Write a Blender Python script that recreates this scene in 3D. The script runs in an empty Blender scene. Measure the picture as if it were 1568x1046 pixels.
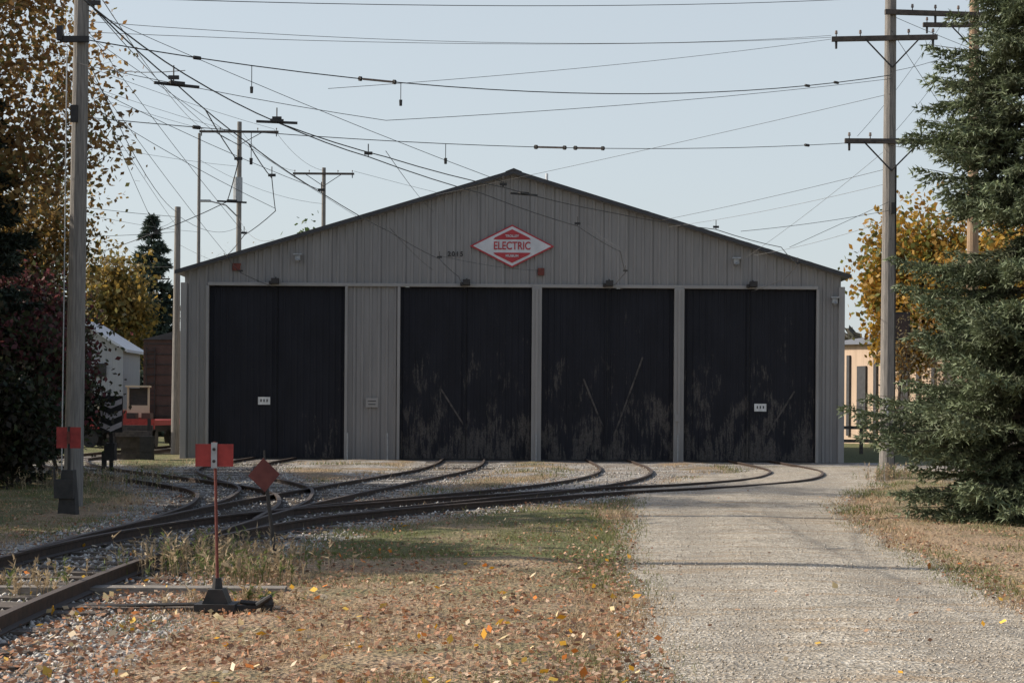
import bpy, math, random
import numpy as np
from mathutils import Vector, Matrix
random.seed(7); rng=np.random.default_rng(7)
scene=bpy.context.scene
# ---------------------------------------------------------------- materials
def nodes_of(m):
    m.use_nodes=True; nt=m.node_tree
    for n in list(nt.nodes): nt.nodes.remove(n)
    out=nt.nodes.new('ShaderNodeOutputMaterial'); b=nt.nodes.new('ShaderNodeBsdfPrincipled')
    nt.links.new(b.outputs[0],out.inputs[0]); return nt,b,out
def ramp(nt,fac,stops):
    r=nt.nodes.new('ShaderNodeValToRGB'); e=r.color_ramp.elements
    while len(e)<len(stops): e.new(0.5)
    for i,(p,c) in enumerate(stops):
        e[i].position=p; e[i].color=(c[0],c[1],c[2],1) if not isinstance(c,(int,float)) else (c,c,c,1)
    nt.links.new(fac,r.inputs[0]); return r.outputs[0]
def coord(nt,stretch=(1,1,1)):
    tc=nt.nodes.new('ShaderNodeTexCoord'); mp=nt.nodes.new('ShaderNodeMapping')
    mp.inputs['Scale'].default_value=stretch
    nt.links.new(tc.outputs['Object'],mp.inputs[0]); return mp.outputs[0]
def noise(nt,vec,scale,detail=5,rough=.6):
    n=nt.nodes.new('ShaderNodeTexNoise'); n.inputs['Scale'].default_value=scale
    n.inputs['Detail'].default_value=detail; n.inputs['Roughness'].default_value=rough
    nt.links.new(vec,n.inputs['Vector']); return n.outputs['Fac']
def math_(nt,op,a,b=None,clamp=False):
    n=nt.nodes.new('ShaderNodeMath'); n.operation=op; n.use_clamp=clamp
    for i,v in enumerate((a,b)):
        if v is None: continue
        if isinstance(v,(int,float)): n.inputs[i].default_value=v
        else: nt.links.new(v,n.inputs[i])
    return n.outputs[0]
def mix(nt,f,a,b,mode='MIX'):
    n=nt.nodes.new('ShaderNodeMix'); n.data_type='RGBA'; n.blend_type=mode
    for idx,v in ((0,f),(6,a),(7,b)):
        if isinstance(v,(int,float)): n.inputs[idx].default_value=v
        elif isinstance(v,tuple): n.inputs[idx].default_value=(v[0],v[1],v[2],1)
        else: nt.links.new(v,n.inputs[idx])
    return n.outputs[2]
def bump(nt,b,h,s,dist=.02):
    n=nt.nodes.new('ShaderNodeBump'); n.inputs['Strength'].default_value=s; n.inputs['Distance'].default_value=dist
    nt.links.new(h,n.inputs['Height']); nt.links.new(n.outputs[0],b.inputs['Normal'])
def mat(name,c1,c2,scale=4,rough=.8,bmp=0.,metal=0.,stretch=(1,1,1),detail=5):
    m=bpy.data.materials.new(name); nt,b,o=nodes_of(m)
    v=coord(nt,stretch); f=noise(nt,v,scale,detail)
    nt.links.new(ramp(nt,f,[(.3,c1),(.7,c2)]),b.inputs['Base Color'])
    b.inputs['Roughness'].default_value=rough; b.inputs['Metallic'].default_value=metal
    if bmp: bump(nt,b,f,bmp)
    return m
def leafmat(name,transl=.35,rough=.6):
    m=bpy.data.materials.new(name); nt,b,o=nodes_of(m)
    a=nt.nodes.new('ShaderNodeAttribute'); a.attribute_name='Col'
    c=a.outputs['Color']
    nt.links.new(c,b.inputs['Base Color']); b.inputs['Roughness'].default_value=rough
    if transl>0:
        t=nt.nodes.new('ShaderNodeBsdfTranslucent'); nt.links.new(c,t.inputs[0])
        ms=nt.nodes.new('ShaderNodeMixShader'); ms.inputs[0].default_value=transl
        nt.links.new(b.outputs[0],ms.inputs[1]); nt.links.new(t.outputs[0],ms.inputs[2]); nt.links.new(ms.outputs[0],o.inputs[0])
    return m
M_leaf=leafmat('foliage',.48); M_needle=leafmat('needles',.12,.65); M_litter=leafmat('leaf_litter',.2,.8); M_blade=leafmat('grass_blades',.3,.8)
M_stone=leafmat('stones',0.,.9)
M_pole=mat('weathered_pole_wood',(.13,.12,.11),(.29,.265,.24),6,.9,.5,stretch=(6,6,.35))
M_polew=mat('warm_lit_pole_wood',(.2,.13,.08),(.4,.28,.18),6,.9,.4,stretch=(6,6,.35))  # pole wood with warm sunlight put into its colour
M_arm=mat('crossarm_wood',(.05,.042,.038),(.12,.1,.085),6,.9,.3)
M_black=mat('black_iron',(.012,.012,.013),(.035,.03,.028),9,.6,.3)
M_wire=mat('wire_copper_dark',(.02,.02,.021),(.045,.043,.042),3,.6)
M_wirel=mat('wire_galvanised',(.12,.12,.12),(.2,.19,.18),3,.5)
M_ins=mat('insulator_porcelain',(.1,.06,.04),(.25,.2,.17),9,.3)
M_galv=mat('galvanised_steel',(.25,.26,.27),(.4,.41,.42),9,.45,.1,.4)
M_red=mat('faded_red_paint',(.22,.025,.022),(.38,.045,.038),11,.75,.2)
M_redrod=mat('red_brown_rod',(.10,.025,.02),(.19,.05,.035),14,.8,.3)
M_white=mat('white_paint',(.55,.55,.54),(.8,.8,.78),5,.6)
M_bark=mat('bark',(.03,.023,.018),(.09,.07,.055),9,.95,.5,stretch=(3,3,.6))
M_tie=mat('old_tie_timber',(.045,.035,.028),(.17,.14,.115),7,.95,.7,stretch=(1,4,4))
M_tie2=mat('grey_plank_timber',(.15,.13,.11),(.3,.27,.235),7,.95,.6,stretch=(1,5,4))
M_rail=bpy.data.materials.new('rail_steel'); nt,b,o=nodes_of(M_rail)
g=nt.nodes.new('ShaderNodeNewGeometry'); sp=nt.nodes.new('ShaderNodeSeparateXYZ'); nt.links.new(g.outputs['True Normal'],sp.inputs[0])
f=noise(nt,coord(nt),12)
c=ramp(nt,f,[(.3,(.024,.015,.011)),(.7,(.075,.042,.028))])
top=math_(nt,'GREATER_THAN',sp.outputs[2],.9)
nt.links.new(mix(nt,top,c,(.085,.066,.056)),b.inputs['Base Color']); b.inputs['Roughness'].default_value=.75
M_side=bpy.data.materials.new('ribbed_steel_siding'); nt,b,o=nodes_of(M_side)
f=noise(nt,coord(nt,(1,1,.25)),2.2); f2=noise(nt,coord(nt,(8,8,.3)),2.)
c=ramp(nt,f,[(.3,(.235,.225,.218)),(.7,(.278,.267,.258))]); c=mix(nt,.45,c,ramp(nt,f2,[(.3,.76),(.65,1.)]),'MULTIPLY')
tc=nt.nodes.new('ShaderNodeTexCoord'); sx=nt.nodes.new('ShaderNodeSeparateXYZ'); nt.links.new(tc.outputs['Object'],sx.inputs[0])
px=math_(nt,'DIVIDE',math_(nt,'ADD',sx.outputs[0],30.),.9); fr=math_(nt,'FRACT',px); fl=math_(nt,'FLOOR',px)
wn=nt.nodes.new('ShaderNodeTexWhiteNoise'); wn.noise_dimensions='1D'; nt.links.new(fl,wn.inputs['W'])
c=mix(nt,1.,c,ramp(nt,wn.outputs['Value'],[(0.,.94),(1.,1.04)]),'MULTIPLY')
c=mix(nt,math_(nt,'LESS_THAN',fr,.035),c,(.14,.135,.13))
nt.links.new(c,b.inputs['Base Color']); b.inputs['Roughness'].default_value=.65
M_trim=mat('grey_steel_trim',(.25,.24,.23),(.31,.298,.287),2,.6,stretch=(1,1,.3))
M_rooftrim=mat('dark_roof_trim',(.03,.03,.033),(.055,.055,.06),4,.6)
M_roof=mat('grey_steel_roof',(.16,.16,.165),(.22,.22,.225),2,.55)
M_door=bpy.data.materials.new('navy_steel_doors'); nt,b,o=nodes_of(M_door)
f=noise(nt,coord(nt,(1,1,.4)),1.5); base=ramp(nt,f,[(.3,(.009,.0095,.014)),(.7,(.015,.016,.023))])
st=noise(nt,coord(nt,(7.,1,1.1)),1.5,9,.82)
tc=nt.nodes.new('ShaderNodeTexCoord'); sx=nt.nodes.new('ShaderNodeSeparateXYZ'); nt.links.new(tc.outputs['Object'],sx.inputs[0])
low=math_(nt,'SUBTRACT',.30,math_(nt,'MULTIPLY',sx.outputs[2],.055))
right=math_(nt,'MULTIPLY',math_(nt,'ADD',sx.outputs[0],7.),.05)
right=math_(nt,'MINIMUM',right,.1)
big=noise(nt,coord(nt,(1.3,1,.6)),1.2,4)
w=math_(nt,'ADD',math_(nt,'ADD',low,right),math_(nt,'ADD',math_(nt,'MULTIPLY',st,1.1),math_(nt,'MULTIPLY',big,.9)))
wm=math_(nt,'MULTIPLY',math_(nt,'SUBTRACT',w,1.32),10.,True)
f9=noise(nt,coord(nt),18,4)
nt.links.new(mix(nt,math_(nt,'MULTIPLY',wm,.8),base,ramp(nt,f9,[(.3,(.045,.038,.034)),(.7,(.13,.118,.108))])),b.inputs['Base Color']); b.inputs['Roughness'].default_value=.7
b.inputs['Specular IOR Level'].default_value=.3
# ground
M_ground=bpy.data.materials.new('ground_grass_gravel'); nt,b,o=nodes_of(M_ground)
v=coord(nt); at=nt.nodes.new('ShaderNodeAttribute'); at.attribute_name='zone'
sc=nt.nodes.new('ShaderNodeSeparateColor'); nt.links.new(at.outputs['Color'],sc.inputs[0])
n1=noise(nt,v,.8,4,.7); n2=noise(nt,v,14,5,.75); n3=noise(nt,v,55,2,.8)
def voro(s):
    vo=nt.nodes.new('ShaderNodeTexVoronoi'); vo.inputs['Scale'].default_value=s; nt.links.new(v,vo.inputs['Vector']); return vo
vo=voro(22); vs=nt.nodes.new('ShaderNodeSeparateColor'); nt.links.new(vo.outputs['Color'],vs.inputs[0])
grav=ramp(nt,vs.outputs[0],[(0,(.16,.145,.125)),(.5,(.36,.335,.30)),(1,(.62,.59,.55))])
grav=mix(nt,ramp(nt,n1,[(.43,0.),(.6,.85)]),grav,(.2,.15,.105))
dry=ramp(nt,n2,[(.3,(.15,.10,.06)),(.5,(.38,.265,.165)),(.75,(.55,.41,.27))])
green=ramp(nt,n2,[(.3,(.06,.07,.022)),(.7,(.2,.2,.07))])
gm=math_(nt,'ADD',math_(nt,'MULTIPLY',n1,.9),sc.outputs[1])
grass=mix(nt,ramp(nt,gm,[(.5,0.),(.8,1.)]),dry,green)
grass=mix(nt,1.,grass,ramp(nt,n3,[(.25,.5),(.65,1.25)]),'MULTIPLY')
rm=math_(nt,'ADD',sc.outputs[0],math_(nt,'MULTIPLY',math_(nt,'SUBTRACT',n2,.5),1.1))
cc=mix(nt,ramp(nt,rm,[(.4,0.),(.6,1.)]),grass,grav)
nt.links.new(cc,b.inputs['Base Color']); b.inputs['Roughness'].default_value=.95
bump(nt,b,math_(nt,'ADD',n2,math_(nt,'MULTIPLY',vo.outputs['Distance'],1.2)),.7,.05)
# driveway
M_drive=bpy.data.materials.new('gravel_driveway_surface'); nt,b,o=nodes_of(M_drive)
v=coord(nt); at=nt.nodes.new('ShaderNodeAttribute'); at.attribute_name='zone'
sc=nt.nodes.new('ShaderNodeSeparateColor'); nt.links.new(at.outputs['Color'],sc.inputs[0])
n1=noise(nt,v,.9,5,.75); n2=noise(nt,v,13,5,.8); n4=noise(nt,coord(nt,(.28,2.2,1)),1.1,6,.78)
vo=voro(30); vs=nt.nodes.new('ShaderNodeSeparateColor'); nt.links.new(vo.outputs['Color'],vs.inputs[0])
c=ramp(nt,vs.outputs[0],[(0,(.25,.215,.165)),(.5,(.45,.395,.315)),(.85,(.56,.50,.405)),(1,(.74,.68,.58))])
c=mix(nt,1.,c,ramp(nt,n1,[(.3,.68),(.7,1.15)]),'MULTIPLY')
c=mix(nt,1.,c,ramp(nt,n2,[(.3,.78),(.65,1.1)]),'MULTIPLY')
c=mix(nt,ramp(nt,n4,[(.5,0.),(.62,.8)]),c,(.34,.245,.15))
c=mix(nt,math_(nt,'MULTIPLY',sc.outputs[1],.45),c,(.27,.235,.19))
nt.links.new(c,b.inputs['Base Color']); b.inputs['Roughness'].default_value=.95
bump(nt,b,math_(nt,'ADD',n2,vo.outputs['Distance']),.6,.04)
a=math_(nt,'ADD',sc.outputs[0],math_(nt,'MULTIPLY',math_(nt,'SUBTRACT',n2,.5),1.3))
al=math_(nt,'GREATER_THAN',a,.42)
nt.links.new(al,b.inputs['Alpha'])
# ---------------------------------------------------------------- mesh helpers
class MB:
    def __init__(s): s.v=[];s.f=[];s.m=[];s.mats=[]
    def mi(s,m):
        if m not in s.mats: s.mats.append(m)
        return s.mats.index(m)
    def add(s,vs,fs,m):
        o=len(s.v); s.v+= [tuple(p) for p in vs]; k=s.mi(m)
        for f in fs: s.f.append([o+i for i in f]); s.m.append(k)
    def box(s,c,d,m,rz=0.,ry=0.,rx=0.):
        R=Matrix.Rotation(rz,3,'Z')@Matrix.Rotation(ry,3,'Y')@Matrix.Rotation(rx,3,'X'); c=Vector(c)
        vs=[c+R@Vector((sx*d[0]/2,sy*d[1]/2,sz*d[2]/2)) for sx in(-1,1) for sy in(-1,1) for sz in(-1,1)]
        s.add(vs,[(0,1,3,2),(4,6,7,5),(0,4,5,1),(2,3,7,6),(0,2,6,4),(1,5,7,3)],m)
    def tube(s,p0,p1,r0,r1,m,n=8,cap=True):
        p0=Vector(p0);p1=Vector(p1);d=(p1-p0)
        if d.length<1e-6: return
        d.normalize(); u=d.orthogonal().normalized(); w=d.cross(u)
        vs=[]
        for p,r in((p0,r0),(p1,r1)):
            for i in range(n):
                a=2*math.pi*i/n; vs.append(p+u*math.cos(a)*r+w*math.sin(a)*r)
        fs=[(i,(i+1)%n,n+(i+1)%n,n+i) for i in range(n)]
        if cap: fs+=[tuple(range(n-1,-1,-1)),tuple(range(n,2*n))]
        s.add(vs,fs,m)
    def prism(s,poly,y0,y1,m):
        n=len(poly); vs=[(x,y0,z) for x,z in poly]+[(x,y1,z) for x,z in poly]
        s.add(vs,[tuple(range(n)),tuple(range(2*n-1,n-1,-1))]+[(i,n+i,n+(i+1)%n,(i+1)%n) for i in range(n)],m)
    def obj(s,name,parent=None,smooth=False,bevel=0,loc=None):
        me=bpy.data.meshes.new(name); vv=s.v
        me.from_pydata(vv,[],s.f)
        for m in s.mats: me.materials.append(m)
        me.polygons.foreach_set('material_index',s.m)
        if smooth: me.polygons.foreach_set('use_smooth',[True]*len(s.f))
        me.update(); ob=bpy.data.objects.new(name,me); scene.collection.objects.link(ob)
        if parent: 
            ob.parent=parent; ob.matrix_parent_inverse=Matrix.Translation(-Vector(parent.location))
        if bevel:
            bv=ob.modifiers.new('bevel','BEVEL'); bv.width=bevel; bv.segments=2; bv.limit_method='ANGLE'
        return ob
def empty(name,loc):
    e=bpy.data.objects.new(name,None); e.location=loc; e.empty_display_size=.3; scene.collection.objects.link(e); return e
def np_mesh(name,V,k,mt,col=None,F=None,extra=None):
    me=bpy.data.meshes.new(name); nv=len(V)
    me.vertices.add(nv); me.vertices.foreach_set('co',np.ascontiguousarray(V,dtype=np.float32).ravel())
    if F is None: F=np.arange(nv).reshape(-1,k)
    nf=len(F); me.loops.add(nf*k); me.loops.foreach_set('vertex_index',F.astype(np.int32).ravel())
    me.polygons.add(nf); me.polygons.foreach_set('loop_start',np.arange(0,nf*k,k,dtype=np.int32))
    try: me.polygons.foreach_set('loop_total',np.full(nf,k,dtype=np.int32))
    except Exception: pass
    me.update(calc_edges=True)
    if col is not None:
        a=me.attributes.new(extra or 'Col','FLOAT_COLOR','POINT')
        c4=np.ones((nv,4),np.float32); c4[:,:3]=col; a.data.foreach_set('color',c4.ravel())
    me.materials.append(mt); ob=bpy.data.objects.new(name,me); scene.collection.objects.link(ob); return ob
def child(ob,p):
    ob.parent=p; ob.matrix_parent_inverse=Matrix.Translation(-Vector(p.location))
def crom(P,step=.3):
    P=[np.array(p,float) for p in P]; P=[2*P[0]-P[1]]+P+[2*P[-1]-P[-2]]; out=[]
    for i in range(1,len(P)-2):
        p0,p1,p2,p3=P[i-1:i+3]; n=max(2,int(np.linalg.norm(p2-p1)/step))
        for k in range(n):
            t=k/n; out.append(.5*((2*p1)+(-p0+p2)*t+(2*p0-5*p1+4*p2-p3)*t*t+(-p0+3*p1-3*p2+p3)*t**3))
    out.append(P[-2]); return np.array(out)
# ---------------------------------------------------------------- layout data
TR={4:[(-4.45,3),(-4.5,9),(-4.65,14),(-4.6,18),(-4.3,21.5),(-3.6,25),(-2.2,28.3),(-.2,32),(2.0,35.7),(4.8,39),(7.0,43),(8.3,48),(8.69,53),(8.69,61)],
    3:[(-3.6,25),(-2.5,28.3),(-.6,33),(1.5,38.5),(2.9,44.5),(3.48,51),(3.48,61)],
    2:[(-4.6,18),(-4.55,22),(-4.35,27),(-3.85,33),(-3.0,40),(-2.1,47),(-1.74,53),(-1.74,61)],
    1:[(-4.35,27),(-4.55,31),(-5.2,36),(-6.7,41),(-8.1,46.5),(-8.6,52),(-8.62,61)],
    0:[(-4.5,24),(-4.85,29),(-6.0,34.5),(-8.8,40.5),(-12.2,47),(-14.7,54),(-15.5,62),(-15.6,100)]}
CL={k:crom(v,.3) for k,v in TR.items()}
allc=np.vstack([c for c in CL.values()])
def dtrack(X,Y):
    d=np.full(X.shape,1e9)
    for k in range(0,len(allc),2): d=np.minimum(d,(X-allc[k,0])**2+(Y-allc[k,1])**2)
    return np.sqrt(d)
DL=([3,10,15,20,25,31.5,38,45,52,59.5],[.7,.9,1.13,1.43,1.8,2.3,2.9,5.0,8.0,10])
DR=([3,10,14.5,20,26,31.5,36,40,46,53,59.5],[3.9,4.15,4.5,4.85,5.4,6.2,7.4,8.8,10.0,13,16])
def vnoise(X,Y,s,seed=0):
    r=np.random.default_rng(seed); G=r.random((64,64)); x=X/s; y=Y/s
    xi=np.floor(x).astype(int); yi=np.floor(y).astype(int); fx=x-xi; fy=y-yi
    fx=fx*fx*(3-2*fx); fy=fy*fy*(3-2*fy)
    g=lambda a,b:G[a%64,b%64]
    return (g(xi,yi)*(1-fx)+g(xi+1,yi)*fx)*(1-fy)+(g(xi,yi+1)*(1-fx)+g(xi+1,yi+1)*fx)*fy
# ---------------------------------------------------------------- ground
def axis(a,b,st,far):
    c=list(np.arange(a,b+1e-6,st)); s=st
    lo=[a];hi=[c[-1]]
    while hi[-1]<far: s*=1.3; hi.append(hi[-1]+s)
    s=st
    while lo[-1]>-far: s*=1.3; lo.append(lo[-1]-s)
    return np.array(lo[:0:-1]+c+hi[1:])
xs=axis(-18,18,.22,3000); ys=axis(3,66,.25,3000)
X,Y=np.meshgrid(xs,ys); dt=dtrack(X,Y)
dlx=np.interp(Y,*DL); drx=np.interp(Y,*DR)
onroad=(X>dlx-.6)&(X<drx+.6)&(Y<60)
gr=np.clip(1.25-(dt-1.25)/1.0,0,1)*np.where(Y<62,1,.5)
gr=np.clip(gr*(.45+.9*vnoise(X,Y,2.3,3)),0,1)
apron=np.clip((Y-40)/5,0,1)*(Y<61)*(X>-9)*(X<17)
side=((X>12)&(X<15.5)&(Y>50)&(Y<58))*1.
gr=np.maximum(gr*np.where((Y>40)&(Y<61),.75,1.),np.maximum(apron*np.clip(-.02+1.05*vnoise(X,Y*.6,1.1,5),0,1),side)); 
near=((Y<13)&(X<-2.4))*.8; gr=np.maximum(gr,near)
green=.18*vnoise(X,Y,3.,9)+np.where(X>7,.12,0)+np.where((X>11)&(Y>56),.5,0)+np.where(X<-7.5,.25,0)+np.where((Y>19)&(Y<29)&(X>-3)&(X<1.5),.22,0)
H=(vnoise(X,Y,.8,1)*.05+vnoise(X,Y,.35,2)*.03)*np.clip((dt-1.4)/1.2,0,1)*(~onroad)*((Y<59)|(np.abs(X)>14))
H=np.where(np.abs(X)<400,H,0)
H-= .01
V=np.stack([X,Y,H],-1).reshape(-1,3)
ny,nx=X.shape; I=np.arange(ny*nx).reshape(ny,nx)
F=np.stack([I[:-1,:-1],I[:-1,1:],I[1:,1:],I[1:,:-1]],-1).reshape(-1,4)
np_mesh('ground',V,4,M_ground,np.stack([gr,green,gr*0],-1).reshape(-1,3),F,'zone')
yy=np.arange(3,57,.25); uu=np.linspace(-.12,1.12,48); U,Yd=np.meshgrid(uu,yy)
wl=np.interp(Yd,*DL)+.35*(vnoise(Yd*0,Yd,1.8,11)-.5); wr=np.interp(Yd,*DR)+.4*(vnoise(Yd*0+9,Yd,1.8,12)-.5)
Xd=wl+(wr-wl)*U
rut=np.exp(-((U-.27)/.075)**2)+np.exp(-((U-.73)/.075)**2); rut=rut*np.clip(.3+1.1*vnoise(Xd,Yd,1.2,14),0,1)
Zd=.004+.03*np.clip(1-np.abs(U-.5)*2,0,1)+.012*vnoise(Xd,Yd,.6,13)-.008*rut
Zd=np.maximum(Zd,.002)
mk=np.clip(np.minimum(U+.12,1.12-U)*(wr-wl)/.9,0,1)
mk*=np.clip((57-Yd)/6,0,1)
ny,nx=Xd.shape; I=np.arange(ny*nx).reshape(ny,nx)
F=np.stack([I[:-1,:-1],I[:-1,1:],I[1:,1:],I[1:,:-1]],-1).reshape(-1,4)
np_mesh('gravel_driveway',np.stack([Xd,Yd,Zd],-1).reshape(-1,3),4,M_drive,np.stack([mk,rut,mk],-1).reshape(-1,3),F,'zone')
# ---------------------------------------------------------------- railway tracks
ties=[]
prof=[(-.06,0),(.06,0),(.06,.015),(.012,.03),(.012,.105),(.036,.115),(.036,.14),(-.036,.14),(-.036,.115),(-.012,.105),(-.012,.03),(-.06,.015)]
sink=lambda y: -.085*min(1,max(0,(y-20)/16))
for k in (4,3,2,1,0):
    mb=MB(); C=CL[k]; T=np.gradient(C,axis=0); T/=np.linalg.norm(T,axis=1)[:,None]; N=np.stack([T[:,1],-T[:,0]],1)
    zo=.02+.003*(4-k)
    for sgn in(-1,1):
        P=C+N*sgn*.752; vs=[];fs=[];n=len(prof)
        for i in range(len(P)):
            for (u,z) in prof: vs.append((P[i,0]+N[i,0]*u,P[i,1]+N[i,1]*u,zo+z+sink(P[i,1])))
        for i in range(len(P)-1):
            for j in range(n):
                a=i*n+j;b_=i*n+(j+1)%n; fs.append((a,b_,b_+n,a+n))
        mb.add(vs,fs,M_rail)
    s=np.concatenate([[0],np.cumsum(np.linalg.norm(np.diff(C,axis=0),axis=1))])
    for q in np.arange(.3,s[-1],.58):
        x=np.interp(q,s,C[:,0]);y=np.interp(q,s,C[:,1]); ang=math.atan2(np.interp(q,s,T[:,1]),np.interp(q,s,T[:,0]))-math.pi/2
        if any((x-a)**2+(y-b_)**2<.42**2 for a,b_ in ties): continue
        if y>59.5 and abs(x)<13: continue
        if y>33 and x>-1: continue
        ties.append((x,y)); 
        L=2.5+random.uniform(-.1,.1)
        if random.random()<.93: mb.box((x+random.uniform(-.06,.06),y,-.055+.3*sink(y)+random.uniform(-.012,.006)),(L,.21,.155),M_tie,rz=ang+random.uniform(-.02,.02))
    mb.obj('railway_track')
# ---------------------------------------------------------------- trolley barn
B=empty('trolley_barn',(0,60,0)); YF=60.0
RZ=lambda x:10.42-abs(x)*(10.42-6.78)/12.0
def siding(mb,x0,x1,zb,zt,y,m,per=.3,dep=.04,ph=0.):
    pts=[]; k=math.floor((x0-ph)/per)-1
    while ph+k*per<x1+per:
        b0=ph+k*per
        for u,d in((0,0),(.58*per,0),(.66*per,dep),(.88*per,dep),(.96*per,0)): pts.append((b0+u,y-d))
        k+=1
    pts=[(x0,y)]+[p for p in pts if x0+.01<p[0]<x1-.01]+[(x1,y)]
    if x0<0<x1: pts=sorted(pts+[(0.,y)])
    vs=[];fs=[]
    for i,(x,yy) in enumerate(pts):
        vs+=[(x,yy,zb),(x,yy,zt(x) if callable(zt) else zt)]
    for i in range(len(pts)-1): fs.append((2*i,2*i+2,2*i+3,2*i+1))
    mb.add(vs,fs,m)
DT=6.3
w=MB()
siding(w,-11.95,11.95,DT+.12,lambda x:RZ(x),YF,M_side)
for a,c in((-11.95,-11.1),(-6.05,-4.14),(11.1,11.95)): siding(w,a,c,0,DT+.12,YF,M_side)
w.add([(-11.95,YF+.02,0),(-11.95,90,0),(-11.95,90,6.78),(-11.95,YF+.02,6.78)],[(0,1,2,3)],M_side)
w.add([(11.95,YF+.02,0),(11.95,90,0),(11.95,90,6.78),(11.95,YF+.02,6.78)],[(0,1,2,3)],M_side)
w.add([(-11.95,90,0),(11.95,90,0),(11.95,90,6.7),(0,90,10.3),(-11.95,90,6.7)],[(0,1,2,3,4)],M_side)
w.obj('walls',B)
t=MB()
t.box((0,YF-.05,DT+.06),(22.2,.16,.12),M_trim)
t.box((-11.97,YF-.06,3.2),(.22,.12,6.9-.5),M_trim); t.box((11.97,YF-.06,3.2),(.22,.12,6.4),M_trim)
for x in(-11.1,-6.05,-4.14,11.1): t.box((x,YF-.055,DT/2),(.1,.14,DT),M_trim)
t.box((.88,YF-.05,DT/2),(.36,.2,DT),M_trim); t.box((6.06,YF-.05,DT/2),(.36,.2,DT),M_trim)
for x in(.88,6.06): t.box((x,YF-.17,DT/2),(.09,.05,DT-.1),M_trim)
t.obj('door_posts_and_corner_trim',B,bevel=.01)
r=MB()
for s in(-1,1):
    r.prism([(0,10.50),(0,10.40),(s*12.2,6.70),(s*12.2,6.80)],YF-.28,90.3,M_roof)
    r.prism([(0,10.55),(0,10.41),(s*12.27,6.69),(s*12.27,6.83)],YF-.34,YF-.285,M_rooftrim)
r.prism([(-.3,10.48),(0,10.60),(.3,10.48),(0,10.53)],YF-.36,90.3,M_rooftrim)
r.tube((1.25,62,10.0),(1.25,62,10.75),.05,.05,M_white)
for i in range(9):
    x=5+i*.7+random.uniform(-.2,.2); r.box((x,YF-.2,RZ(x)+.12),(.2,.15,.05),M_rooftrim,ry=math.atan(.303))
r.obj('roof',B)
for (a,c) in((-11.05,-6.1),(-4.09,.70),(1.06,5.88),(6.24,11.05)):
    d=MB(); mid=(a+c)/2
    siding(d,a,mid-.012,.06,DT,YF+.10,M_door,.23,.02); siding(d,mid+.012,c,.06,DT,YF+.10,M_door,.23,.02)
    d.box((mid,YF+.16,DT/2),(c-a+.2,.05,DT),M_rooftrim)
    d.box((mid-.06,YF+.06,DT/2),(.05,.04,DT-.2),M_door)
    d.obj('sliding_door',B)
M_wear=mat('worn_brace_mark',(.015,.015,.018),(.12,.105,.095),5,.8,detail=8)
br=MB()
for x0,z0,x1,z1 in((3.75,1.0,4.75,3.8),(2.6,3.0,3.3,1.3),(-2.6,2.6,-1.7,1.2),(9.3,1.0,10.3,2.6)):
    L=math.hypot(x1-x0,z1-z0); br.box(((x0+x1)/2,YF+.07,(z0+z1)/2),(L,.012,.06),M_wear,ry=-math.atan2(z1-z0,x1-x0))
br.obj('door_brace_strips',B)
fx=MB()
for x in(-8.62,-1.68,3.5,8.72):
    fx.box((x,YF-.3,DT+.16),(.26,.3,.2),M_black); fx.tube((x,YF-.12,DT+.3),(x,YF-.3,DT+.22),.03,.03,M_black); fx.box((x-.18,YF-.2,DT+.1),(.1,.2,.12),M_black)  # boxes where the trolley wires enter above each door
for x,z in((-7.83,7.38),(8.12,7.35),(11.7,5.95)):
    fx.box((x,YF-.14,z+.06),(.3,.2,.06),M_galv); fx.box((x,YF-.12,z-.06),(.2,.14,.18),M_galv); fx.tube((x,YF-.2,z-.12),(x,YF-.26,z-.2),.05,.07,M_galv)
fx.obj('wall_lamps_and_wire_boxes',B,bevel=.01)
rb=MB(); rb.box((-10.05,YF-.08,6.98),(.3,.1,.26),M_redrod); rb.box((1.02,YF-.08,6.88),(.24,.1,.26),M_redrod)
rb.obj('red_alarm_boxes',B,bevel=.01)
sg=MB()
for x,z in((-9.04,2.12),(9.05,2.0)):
    sg.box((x,YF+.04,z),(.44,.02,.28),M_white)
    for i in range(3): sg.box((x-.11+i*.11,YF+.025,z+.01),(.045,.012,.1),M_rooftrim)
sg.box((-5.1,YF-.07,2.08),(.44,.05,.34),M_trim); sg.box((-5.1,YF-.1,2.14),(.3,.012,.03),M_rooftrim); sg.box((-5.1,YF-.1,2.02),(.26,.012,.03),M_rooftrim)
sg.box((6.0,YF-.21,1.6),(.2,.03,.26),M_trim); sg.obj('track_number_signs',B)
bo=MB()
for x,y in((-5.95,59.6),(-4.5,59.6),(.88,59.6),(6.0,59.6)):
    h=.95
    bo.tube((x,y,0),(x,y,h),.03,.03,M_galv); bo.tube((x,y,h),(x,y,h+.03),.03,.015,M_galv)
bo.obj('pipe_bollards',B)
ds=MB(); cx,cz=-.04,7.8
def dia(h,v,y0,y1,m): ds.prism([(cx-h,cz),(cx,cz-v),(cx+h,cz),(cx,cz+v)],y0,y1,m)
M_signred=mat('sign_red',(.36,.02,.03),(.44,.035,.045),3,.5)
M_signwhite=mat('sign_white',(.5,.51,.53),(.64,.64,.66),3,.5)
dia(1.54,.78,YF-.10,YF-.05,M_signred); dia(1.42,.72,YF-.115,YF-.10,M_signwhite)
for s in(-1,1):
    ds.prism([(cx-.68,cz+s*.24),(cx+.68,cz+s*.24),(cx+.62,cz+s*.31),(cx,cz+s*.61),(cx-.62,cz+s*.31)],YF-.13,YF-.115,M_signred)
ds.obj('diamond_sign_board',B)
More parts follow.
